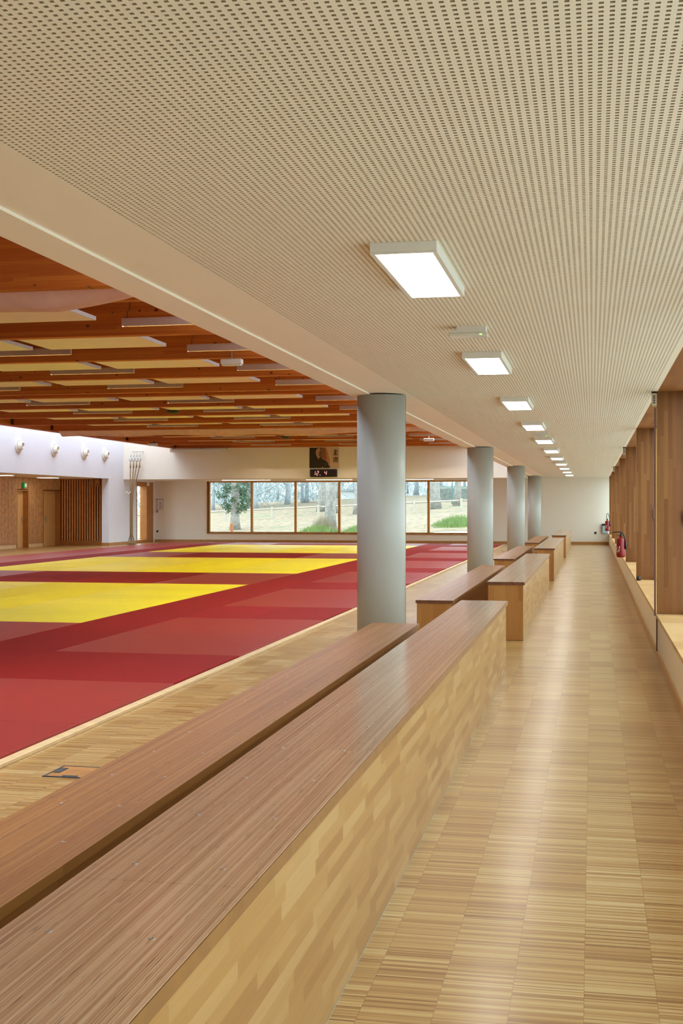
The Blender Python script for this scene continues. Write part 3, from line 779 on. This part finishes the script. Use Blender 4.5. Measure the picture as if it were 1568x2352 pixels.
# clock
t = thing('digital_clock', 'black digital wall clock showing red digits under the poster', 'clock', (-10.85, YU-.001, 2.70))
MB().box(0, 1.09, -.08, 0, 0, .30).build('case', M['black'], t, bevel=.02)
disp = MB().box(.05, 1.04, -.0835, -.0802, .03, .27).build('display', paint('display_black', S(30, 12, 14), .3), t)
SEG = {'a': (.1, .9, 1, 1), 'g': (.1, .9, .5, .5), 'd': (.1, .9, 0, 0), 'f': (0, 0, .55, .95), 'b': (1, 1, .55, .95), 'e': (0, 0, .05, .45), 'c': (1, 1, .05, .45)}
DIG = {'1': 'bc', '2': 'abged', '4': 'fgbc'}
def digit(ch, x):
    mb = MB(); w, h, l = .075, .155, .02
    for s_ in DIG[ch]:
        x0, x1, z0, z1 = SEG[s_]
        pts = [(x+x0*w+z0*h*.12, .072+z0*h), (x+x1*w+z1*h*.12, .072+z1*h)]
        p, q = Vector(pts[0]), Vector(pts[1]); n_ = Vector((-(q-p).y, (q-p).x)).normalized()*l*.5
        mb.prism([tuple(p+n_), tuple(p-n_), tuple(q-n_), tuple(q+n_)], -.0855, -.0838)
    return mb.build('digit', M['digit'], disp)
digit('1', .13); digit('2', .265); digit('4', .585)
MB().box(.395, .423, -.0855, -.0838, .062, .090).build('dot', M['digit'], disp)
MB().box(.93, 1.0, -.0846, -.0836, .04, .046).build('maker_mark', M['dark'], disp)

# ------------------------------------------------------------------ left wall and recess
for i, y in enumerate((38.1, 40.85, 43.5, 45.5)):
    t = thing('air_nozzle', f'round white air nozzle high on the left wall, {ORD[i+1]} from the left', 'air vent', (XL, y, 3.56), 0, 'air nozzles on the left wall')
    MB().lathe([(.24, .0), (.25, .01), (.25, .035), (.2, .05), (.17, .05), (.16, .02)], n=28, axis='x').build('flange', M['lamp_body'], t)
    MB().lathe([(.165, .03), (.155, .10), (.115, .17), (.095, .18), (.085, .14), (.08, .06)], n=28, axis='x').build('jet', M['lamp_body'], t)
    MB().lathe([(.09, .05), (.09, .061)], n=24, axis='x').build('core', M['bar'], t)
def slats(name, x0, x1, y0, y1, z0, z1, axis, pitch, wd, rng=None):
    mb = MB(); k = 0
    a0, a1 = (y0, y1) if axis == 'y' else (x0, x1)
    while a0+k*pitch+wd < a1:
        s_ = a0+k*pitch+.01
        if axis == 'y': mb.box(x0, x1, s_, s_+wd, z0, z1)
        else: mb.box(s_, s_+wd, y0, y1, z0, z1)
        k += 1
    return mb
t = thing('slat_cladding', 'fine vertical light oak slat cladding around the recess doors', 'wall cladding', (0, 0, 0))
sl = slats('', RX+.002, RX+.045, 30., d1a, .14, ZN, 'y', .115, .075)
for a, b, z in ((d1a, d1b, 2.2), (d1b, d2a, .14), (d2a, d2b, 2.2)):
    s2 = slats('', RX+.002, RX+.045, a, b, z, ZN, 'y', .115, .075); n0 = len(sl.v)
    sl.v += s2.v; sl.f += [tuple(n0+i for i in f) for f in s2.f]; sl.sm += s2.sm
sl.build('slats', M['slat'], t)
t = thing('dark_slat_screen', 'oak battens on a black backing at the end of the left recess', 'slat screen', (0, 0, 0))
MB().box(RX+.05, XL-.302, 46.57, 46.598, .175, ZN-.001).build('backing', M['slatdark'], t)
slats('', RX+.06, XL-.31, 46.50, 46.5698, .172, ZN, 'x', .107, .05).build('battens', M['batten'], t)
for i, (a, b) in enumerate(((d1a, d1b), (d2a, d2b))):
    t = bpy.data.objects.new(f'door_{i+2}', None); C.objects.link(t); t['kind'] = 'structure'; t.location = (RX, a, 0)
    L = b-a
    MB().box(-.24, .05, L-.03, L, 0, 2.16).box(-.24, .05, 0, .03, 0, 2.16).box(-.24, .05, .0301, L-.0301, 2.13, 2.16).build('door_frame', M['jamb'], t)
    if i == 0: MB().box(-.24, -.17, .031, L-.031, .0006, 2.129).build('door_leaf', M['doorleaf'], t)
    else:
        MB().box(-.24, -.17, .031, L*.5-.003, .0006, 2.129).build('door_leaf', M['doorleaf'], t)
        MB().box(-.24, -.17, L*.5+.003, L-.031, .0006, 2.129).build('door_leaf', M['doorleaf'], t)
        MB().box(-.1698, -.166, .25, .4, 2.02, 2.09).build('door_sign', M['red'], t)
    hy = L-.12 if i == 0 else L*.5-.08
    MB().box(-.1698, -.16, hy-.025, hy+.025, .92, 1.16).box(-.1599, -.11, hy-.01, hy+.01, 1.05, 1.075).box(-.125, -.11, hy-.13, hy-.0101, 1.05, 1.075).build('door_handle', M['chrome'], t)
    MB().box(-.1698, -.166, .3, .52, 1.66, 1.69).build('door_plate', M['chrome'], t)
t = thing('exit_sign', 'green emergency exit sign over the first recess door', 'sign', (RX+.05, 43.12, 2.24))
case = MB().box(0, .08, -.12, .12, 0, .2).build('case', M['exitgreen'], t)
mb = MB(); 
for pts, r in ((((.083, -.02, .11), (.083, .0, .07), (.083, -.04, .03)), .010), (((.083, .0, .07), (.083, .04, .04)), .010), (((.083, -.06, .1), (.083, -.02, .12), (.083, .03, .1)), .008)):
    mb.tube(pts, r, 6)
mb.lathe([(.0, .07), (.012, .078), (.016, .083), (.012, .09)], c=(0, -.01, .145), n=10, axis='x')
mb.build('pictogram', M['exitwhite'], case)
MB().box(.0801, .083, .05, .11, .03, .17).build('door_symbol', M['exitwhite'], case)
for i, (x, y) in enumerate(((-19.95, 39.6), (-19.95, 43.3))):
    t = thing('recess_light', 'white flat ceiling light in the left recess, '+('at the picture edge' if i == 0 else 'above the doors'), 'ceiling light', (x, y, ZN-.03), 0, 'ceiling lights in the left recess')
    MB().box(-.32, .32, -.32, .32, .004, .05).build('housing', M['lamp_body'], t); MB().box(-.3, .3, -.3, .3, 0, .0038).build('diffuser', M['led'], t)
for i, (x, h) in enumerate(((-19.53, .30), (-19.27, .26))):
    t = thing('wall_speaker', 'small beige box at the top of the dark slat screen, '+('left one with a grille' if i == 0 else 'right one'), 'box', (x, 46.48, ZN-.02-h), 0, 'beige boxes on the slat screen')
    case = MB().box(-.09, .09, -.1, 0, 0, h).build('case', M['spk'], t, bevel=.006)
    mb = MB()
    for k in range(3 if i == 0 else 1): mb.box(-.06, .06, -.104, -.1005, .04+.08*k, .07+.08*k)
    mb.build('grille', M['slatback'], case)
# climbing ropes
for i in range(4):
    x = -18.17+.13*i; y = 47.15
    t = thing('climbing_rope', f'brown hemp climbing rope hanging in the far left corner, {ORD[i+1]} of four from the left', 'rope', (x, y, 0), 0, 'climbing ropes')
    bx = -18.18-x+.03*i; bend = lambda z: (bx*max(0, min(1, (3.2-z)/1.2)))
    pts = [(bend(z), .02*(i % 2), z) for z in (3.30, 3.0, 2.7, 2.4, 2.1, 1.5, .9, .4)] + [(bx+(.05*i-.075), .02*(i % 2), .1)]
    MB().tube(pts, .022, 8).build('rope_length', M['rope'], t)
    MB().tube([(0, 0, 3.28), (-.0, 0, 3.1)], .032, 8).build('splice', M['rope'], t)
    MB().tube([(0, 0, 3.32), (-.05, 0, 3.42), (-.04, 0, 3.52), (.02, 0, 3.56), (.05, 0, 3.47), (.03, 0, 3.36), (0, 0, 3.32)], .016, 6).build('loop', M['chrome'], t)
    MB().tube([(.0, 0, 3.55), (.03, 0, 3.62), (.03, .1, 3.74), (.03, .345, 3.76)], .012, 6).build('hook', M['chrome'], t)
    MB().lathe([(.02, 0), (.05, .02), (.055, .08), (.03, .14)], c=(bx+(.05*i-.075), .02*(i % 2), .005), n=10).build('end_knot', M['rope'], t)
mb = MB(); mb.tube([(-18.30+.16*k/8-.0, 47.08+.02*math.sin(k), 2.15-.10*math.sin(math.pi*k/8)) for k in range(9)], .012, 6)
mb.tube([(-18.30, 47.08, 2.15), (-18.37, 47.1, 2.12), (-18.42, 47.12, 2.0)], .012, 6)
tag(mb.build('tie_cord', M['cord']), 'white cord tied around the bundle of climbing ropes', 'cord')

# ------------------------------------------------------------------ fire extinguishers
def extinguisher(label, loc, hose):
    t = thing('fire_extinguisher', label, 'fire extinguisher', loc, 0, 'fire extinguishers on the right wall')
    t.scale = (.9, .9, .93)
    MB().lathe([(.03, 0), (.078, .004), (.092, .02), (.096, .045), (.096, .36), (.085, .395), (.05, .42), (.028, .428), (.028, .44)], n=28).build('cylinder', M['red'], t); cyl = t.children[0]
    MB().lathe([(.026, .441), (.03, .45), (.03, .49), (.018, .5)], n=16).build('valve', M['black'], t)
    MB().box(-.10, .02, -.012, .012, .4565, .466).build('lever', M['black'], t)
    if hose == 'arc':
        MB().tube([(-.18, -.02, .522), (-.12, -.02, .53), (-.02, -.02, .538), (.03, -.02, .52), (.08, -.03, .44), (.1, -.05, .36), (.105, -.06, .2)], [.008, .011, .013, .014, .014, .014, .016], 8).build('hose', M['black'], t)
        MB().lathe([(.012, .44), (.012, .53)], c=(0, -.02, .0), n=10).build('neck', M['black'], t)
    else:
        pts = [(-.02+.0*k, -.02, .5) for k in range(1)]+[(-.03, -.02, .60), (-.01, -.02, .70), (.02, -.02, .72), (.05, -.02, .67), (.08, -.03, .52), (.10, -.05, .3)]
        MB().tube(pts, .013, 8).build('hose', M['black'], t)
    MB().tube([(.102, -.05, .34), (.104, -.05, .18)], [.022, .026], 10).build('nozzle', M['black'], t)
    mb = MB()
    def arcquad(a0, a1, z0, z1):
        n = 5
        for k in range(n):
            p = math.radians(a0+(a1-a0)*k/n); q = math.radians(a0+(a1-a0)*(k+1)/n); r = .0968
            mb.quad((r*math.cos(p), r*math.sin(p), z0), (r*math.cos(q), r*math.sin(q), z0), (r*math.cos(q), r*math.sin(q), z1), (r*math.cos(p), r*math.sin(p), z1))
    arcquad(205, 250, .135, .145); arcquad(205, 248, .115, .125); arcquad(200, 212, .16, .2); arcquad(208, 220, .2, .225); arcquad(240, 252, .15, .19); arcquad(245, 258, .205, .235)
    mb.build('label_print', M['labelw'], cyl)
    MB().box(.06, (XR-loc[0]+.02)/.9, .06, .10, .24, .28).build('wall_bracket', M['black'], t)
    return t
extinguisher('red fire extinguisher with hose nozzle stretched left, in front of the third window post', (.545, 24.9, .55), 'arc')
extinguisher('red fire extinguisher with looped hose by the corridor end wall', (.545, 47.2, .63), 'loop')

# ------------------------------------------------------------------ outside, seen through the far window
def gz(x, y): return .20+.037*(y-51.5)*(.6 if y < 58 else 1)+.044*(x+11.9)+ (.35*(1-math.exp(-max(0, y-62)/20)))
mb = MB(); gx = np.linspace(-70, 60, 66); gy = list(np.linspace(51.5, 80, 30))+list(np.linspace(84, 170, 22))
for j, y in enumerate(gy):
    for x in gx: mb.v.append((x, y, gz(max(-45, min(25, x)), min(y, 110))+.05*math.sin(x*1.3)*math.cos(y*.9)))
nx = len(gx)
for j in range(len(gy)-1):
    for i in range(nx-1): mb.f.append((j*nx+i, j*nx+i+1, (j+1)*nx+i+1, (j+1)*nx+i)); mb.sm.append(True)
struct(mb.build('ground', M['ground']))
struct(MB().box(1.3, 60, YB-40, 51.4, -.4, -.02).build('ground_beside', M['bounce_ground']))  # unseen ground, made pale to bounce daylight up to the corridor ceiling

def branch(mb, p, d, L, r, depth, rnd, tips):
    n = 4; pts = [p]; rs = [r]; q = Vector(p); dd = Vector(d).normalized()
    for k in range(n):
        dd = (dd+Vector((rnd.uniform(-.25, .25), rnd.uniform(-.25, .25), rnd.uniform(-.1, .22)))).normalized()
        q = q+dd*L/n; pts.append(tuple(q)); rs.append(max(.012, r*(1-.6*(k+1)/n)))
    mb.tube(pts, rs, 6 if depth > 1 else 4, cap=False); tips.append(Vector(pts[-1])); tips.append(Vector(pts[2]))
    if depth > 0:
        for k in range(3 if depth > 1 else 4):
            i = rnd.randint(1, n)
            nd = (dd+Vector((rnd.uniform(-1, 1), rnd.uniform(-1, 1), rnd.uniform(-.2, .7)))).normalized()
            branch(mb, pts[i], nd, L*rnd.uniform(.5, .75), rs[i]*.62, depth-1, rnd, tips)
def leaves(mb, pts, n, spread, size, rnd, thin=.6):
    for k in range(n):
        c = rnd.choice(pts)+Vector((rnd.gauss(0, spread), rnd.gauss(0, spread), rnd.gauss(0, spread)))
        a = Vector((rnd.uniform(-1, 1), rnd.uniform(-1, 1), rnd.uniform(-1, 1))).normalized(); b = a.orthogonal().normalized()
        s_ = size*rnd.uniform(.6, 1.3); mid = c+a.cross(b)*s_*.15
        mb.quad(tuple(c-a*s_), tuple(mid-b*s_*thin), tuple(c+a*s_), tuple(mid+b*s_*thin))
def tree(x, y, r, H, lean, seed, label, kind='spring', fork=2.4, nb=5, depth=2, group='trees beyond the far window', nl=500, bk='bark'):
    rnd = random.Random(seed); z = gz(x, y)-.05
    t = thing('tree', label, 'tree', (x, y, z), 0, group)
    mb = MB(); pts = [(0, 0, 0), (lean*.1*H, 0, H*.1), (lean*.3*H, .05, H*.3), (lean*.6*H, 0, H*.6), (lean*H, .1, H)]
    mb.tube(pts, [r*.95, r*.68, r*.6, r*.55, r*.4], 12).build('trunk', M[bk], t)
    tips = []; mb = MB()
    for k in range(nb):
        f = rnd.uniform(fork/H, 1.); a = rnd.uniform(0, 6.283)
        branch(mb, (lean*H*f, 0, H*f), (math.cos(a), math.sin(a)*.6, rnd.uniform(.15, .8)), rnd.uniform(2., 3.6)*min(1.4, H/6), r*rnd.uniform(.22, .42), depth, rnd, tips)
    mb.build('branches', M['twig' if bk == 'bark' else bk], t)
    if kind == 'spring':
        mb = MB(); leaves(mb, tips, nl*2, .4, .042, rnd); mb.build('young_leaves', M['spring'], t)
    if kind == 'ivy':
        mb = MB(); P = []
        for k in range(90):
            zz = rnd.uniform(1.1, 4.6); rr_ = r+rnd.uniform(.1, .55)*min(1, (zz-.7)/.8)*(1.15 if zz > 1.8 else .9); a = rnd.uniform(0, 6.283)
            P.append(Vector((lean*zz+rr_*math.cos(a), rr_*math.sin(a)*.8, zz)))
        leaves(mb, P, 5600, .10, .05, rnd); mb.build('ivy', M['ivy'], t)
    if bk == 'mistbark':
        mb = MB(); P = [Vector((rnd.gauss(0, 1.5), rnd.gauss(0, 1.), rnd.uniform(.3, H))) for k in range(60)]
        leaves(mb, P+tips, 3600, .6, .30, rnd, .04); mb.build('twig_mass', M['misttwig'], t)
    return t
tree(-18.16, 62., .34, 7., 0., 11, 'ivy-covered tree trunk in front of the fence, in the left pane of the far window', 'ivy', 3., 5)
tree(-12.35, 58.2, .40, 8., .045, 12, 'thick leaning tree trunk close outside the third pane of the far window', 'spring', 2.6, 6)
tree(-22.5+5.0, 80., .42, 8., .02, 13, 'forked bare tree in the second pane behind the fence', 'spring', 2., 6)
tree(-16.2, 77., .45, 8., .0, 14, 'broad gnarled tree right of the forked tree behind the fence', 'bare', 2.2, 6)
tree(-14.4, 86., .40, 8., .0, 15, 'slim grey tree in the third pane left of the thick leaning trunk', 'spring', 2.6, 4)
tree(-14.75+.7, 74., .24, 7., .03, 16, 'slender forked tree just left of the first column in the window view', 'bare', 1.6, 6)
tree(-9.45, 76., .42, 9., -.02, 17, 'rough barked thick tree behind the fence right of the first column', 'spring', 3., 5)
tree(-8.55, 80., .33, 9., .04, 18, 'smooth tree behind the fence in the rightmost visible pane', 'spring', 3., 5)
rnd = random.Random(5)
for k in range(22):
    x = -36+1.22*k+rnd.uniform(-.5, .5); y = rnd.uniform(92, 126); x *= y/110
    tree(x, y, rnd.uniform(.12, .30), rnd.uniform(7, 10), rnd.uniform(-.05, .05), 100+k, f'distant tree of the wood outside, tinted pale for haze, {ORD[k+1]} from the left', 'spring' if k % 2 else 'bare', 1.0, 12, 2, 'distant trees of the wood', 420, 'mistbark')
mb = MB(); r_ = random.Random(9)
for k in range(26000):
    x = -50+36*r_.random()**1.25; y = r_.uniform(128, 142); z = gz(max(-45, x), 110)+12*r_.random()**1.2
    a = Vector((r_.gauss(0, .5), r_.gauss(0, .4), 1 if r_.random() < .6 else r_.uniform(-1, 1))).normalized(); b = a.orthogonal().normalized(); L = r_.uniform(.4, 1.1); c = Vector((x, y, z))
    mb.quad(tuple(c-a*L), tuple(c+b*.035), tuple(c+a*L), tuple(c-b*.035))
o = mb.build('distant_thicket', M['thicket']); tag(o, 'thicket of branches far behind the trees outside, tinted pale for haze', 'thicket', None, 'stuff')
# fence
t = thing('post_rail_fence', 'pale wooden post and rail fence running across the grounds outside', 'fence', (0, 72., 0))
fx = [-30.5, -27.5, -24.6, -21.7, -18.8, -15.95, -13.1, -10.2, -7.45, -4.6, -1.7]
for i, x in enumerate(fx):
    z = gz(x, 72)
    MB().box(x-.07, x+.07, -.07, .07, z-.1, z+.72).build('post', M['fence'], t, bevel=.015)
    if i:
        a = fx[i-1]
        MB().tube([(a, 0, gz(a, 72)+.6), (x, 0, z+.6)], .05, 8).build('rail', M['fence'], t)
o = MB().box(-.06, .06, -.06, .06, -.1, .70).build('marker_stake', M['stake'], loc=(-16.15, 54.6, gz(-16.15, 54.6)), bevel=.02)
tag(o, 'short orange wooden stake outside the left pane of the far window', 'stake')
o = MB().tube([(0, 0, -.1), (0, 0, 6.)], .05, 8).build('lamp_post', M['teal'], loc=(-9.1, 82., gz(-9.1, 82)))
tag(o, 'thin teal pole standing between the two right trees outside', 'pole')
def tuft(x, y, w_, h, label, n=1600, m='grass', kind='stuff'):
    r_ = random.Random(int(x*10)); mb = MB()
    for k in range(n):
        a, b = r_.gauss(0, w_*.4), r_.gauss(0, w_*.25); z = gz(x+a, y+b)-.02; hh = h*r_.uniform(.4, 1.)*math.exp(-(a/w_)**2)
        dx, dy = r_.uniform(-.12, .12), r_.uniform(-.1, .1)
        mb.poly([(x+a-.012, y+b, z), (x+a+.012, y+b, z), (x+a+dx, y+b+dy, z+hh)])
    o = mb.build('grass_tuft', M[m]); tag(o, label, 'grass', None, kind)
tuft(-12.6, 56.6, 1.1, .5, 'green grass tufts at the foot of the thick leaning trunk')
tuft(-10.6, 56.4, .8, .4, 'green grass tuft right of the thick leaning trunk')
tuft(-6.2, 58., 1.3, .55, 'green grass mound in the rightmost visible pane', 2000)
tuft(-12.5, 57.4, .8, .95, 'dry twiggy shrub in front of the thick leaning trunk', 900, 'drytwig')
o = MB().box(-11.6, -2., 88., 89., 1.4, 3.0).build('hedge', M['hedge'], bevel=.2)
tag(o, 'low grey clipped hedge beyond the fence on the right', 'hedge')
t = thing('house', 'pale house with a pitched slate roof far beyond the right pane', 'house', (-4.6, 104., 1.6))
MB().box(-3.5, 6, 0, 7, 0, 2.4).build('wall', M['farwall'], t)
MB().prism([(-4., 2.4), (6.5, 2.4), (1.2, 5.6)], -.2, 7.2).build('roof', M['farroof'], t)
t = thing('shed', 'low pale building far away between the trees in the second pane', 'building', (-22.3, 118., 1.6))
MB().box(-1.6, 1.6, 0, 5, 0, 1.4).build('wall', M['farwall'], t)
MB().box(-1.8, 1.8, -.2, 5.2, 1.41, 1.6).build('roof', M['farroof'], t)

# ------------------------------------------------------------------ light
w = bpy.data.worlds.new('sky'); bpy.context.scene.world = w; w.use_nodes = True
nt = w.node_tree; bg = nt.nodes['Background']
tc = nt.nodes.new('ShaderNodeTexCoord'); sp = nt.nodes.new('ShaderNodeSeparateXYZ'); rp = nt.nodes.new('ShaderNodeValToRGB')
nt.links.new(tc.outputs['Generated'], sp.inputs[0]); nt.links.new(sp.outputs[2], rp.inputs[0])
rp.color_ramp.elements[0].color = (.82, .94, 1.04, 1); rp.color_ramp.elements[1].color = (.80, .93, 1.1, 1)
nt.links.new(rp.outputs[0], bg.inputs[0]); bg.inputs[1].default_value = 5.6
def portal(name, loc, rot, sx, sy):
    l = bpy.data.lights.new(name, 'AREA'); l.shape = 'RECTANGLE'; l.size = sx; l.size_y = sy
    l.cycles.is_portal = True
    o = bpy.data.objects.new(name, l); C.objects.link(o); o.location = loc; o.rotation_euler = rot
portal('sky_portal', ((XL+TX0)/2, (YB+YU)/2, ZT+.85), (0, 0, 0), 1.9, YU-YB)
portal('sky_portal', ((TX1-2.48)/2, (YB+YU)/2, ZT+.85), (0, 0, 0), 2.0, YU-YB)
portal('sky_portal', (XR+.40, (YB+YF)/2, 1.58), (0, math.radians(90), 0), 2.3, YF-YB)
portal('sky_portal', ((WX0+WX1)/2, YF+.3, 1.5), (math.radians(-90), 0, 0), WX1-WX0, 2.2)

# ------------------------------------------------------------------ camera
cam = bpy.data.cameras.new('camera'); co = bpy.data.objects.new('camera', cam); C.objects.link(co)
co.location = (0, 0, 1.55); co.rotation_euler = (math.radians(90), 0, math.atan(576/2850))
cam.sensor_width = 36; cam.lens = 2850/2352*36; cam.shift_y = -13/2352; cam.clip_start = .05; cam.clip_end = 400
sc = bpy.context.scene; sc.camera = co
sc.view_settings.view_transform = 'Standard'; sc.view_settings.look = 'None'; sc.view_settings.gamma = 1; sc.view_settings.exposure = 0.
sc.view_settings.use_curve_mapping = False
sc.cycles.max_bounces = 10; sc.cycles.diffuse_bounces = 6; sc.cycles.use_denoising = True
sc.cycles.sample_clamp_indirect = 8
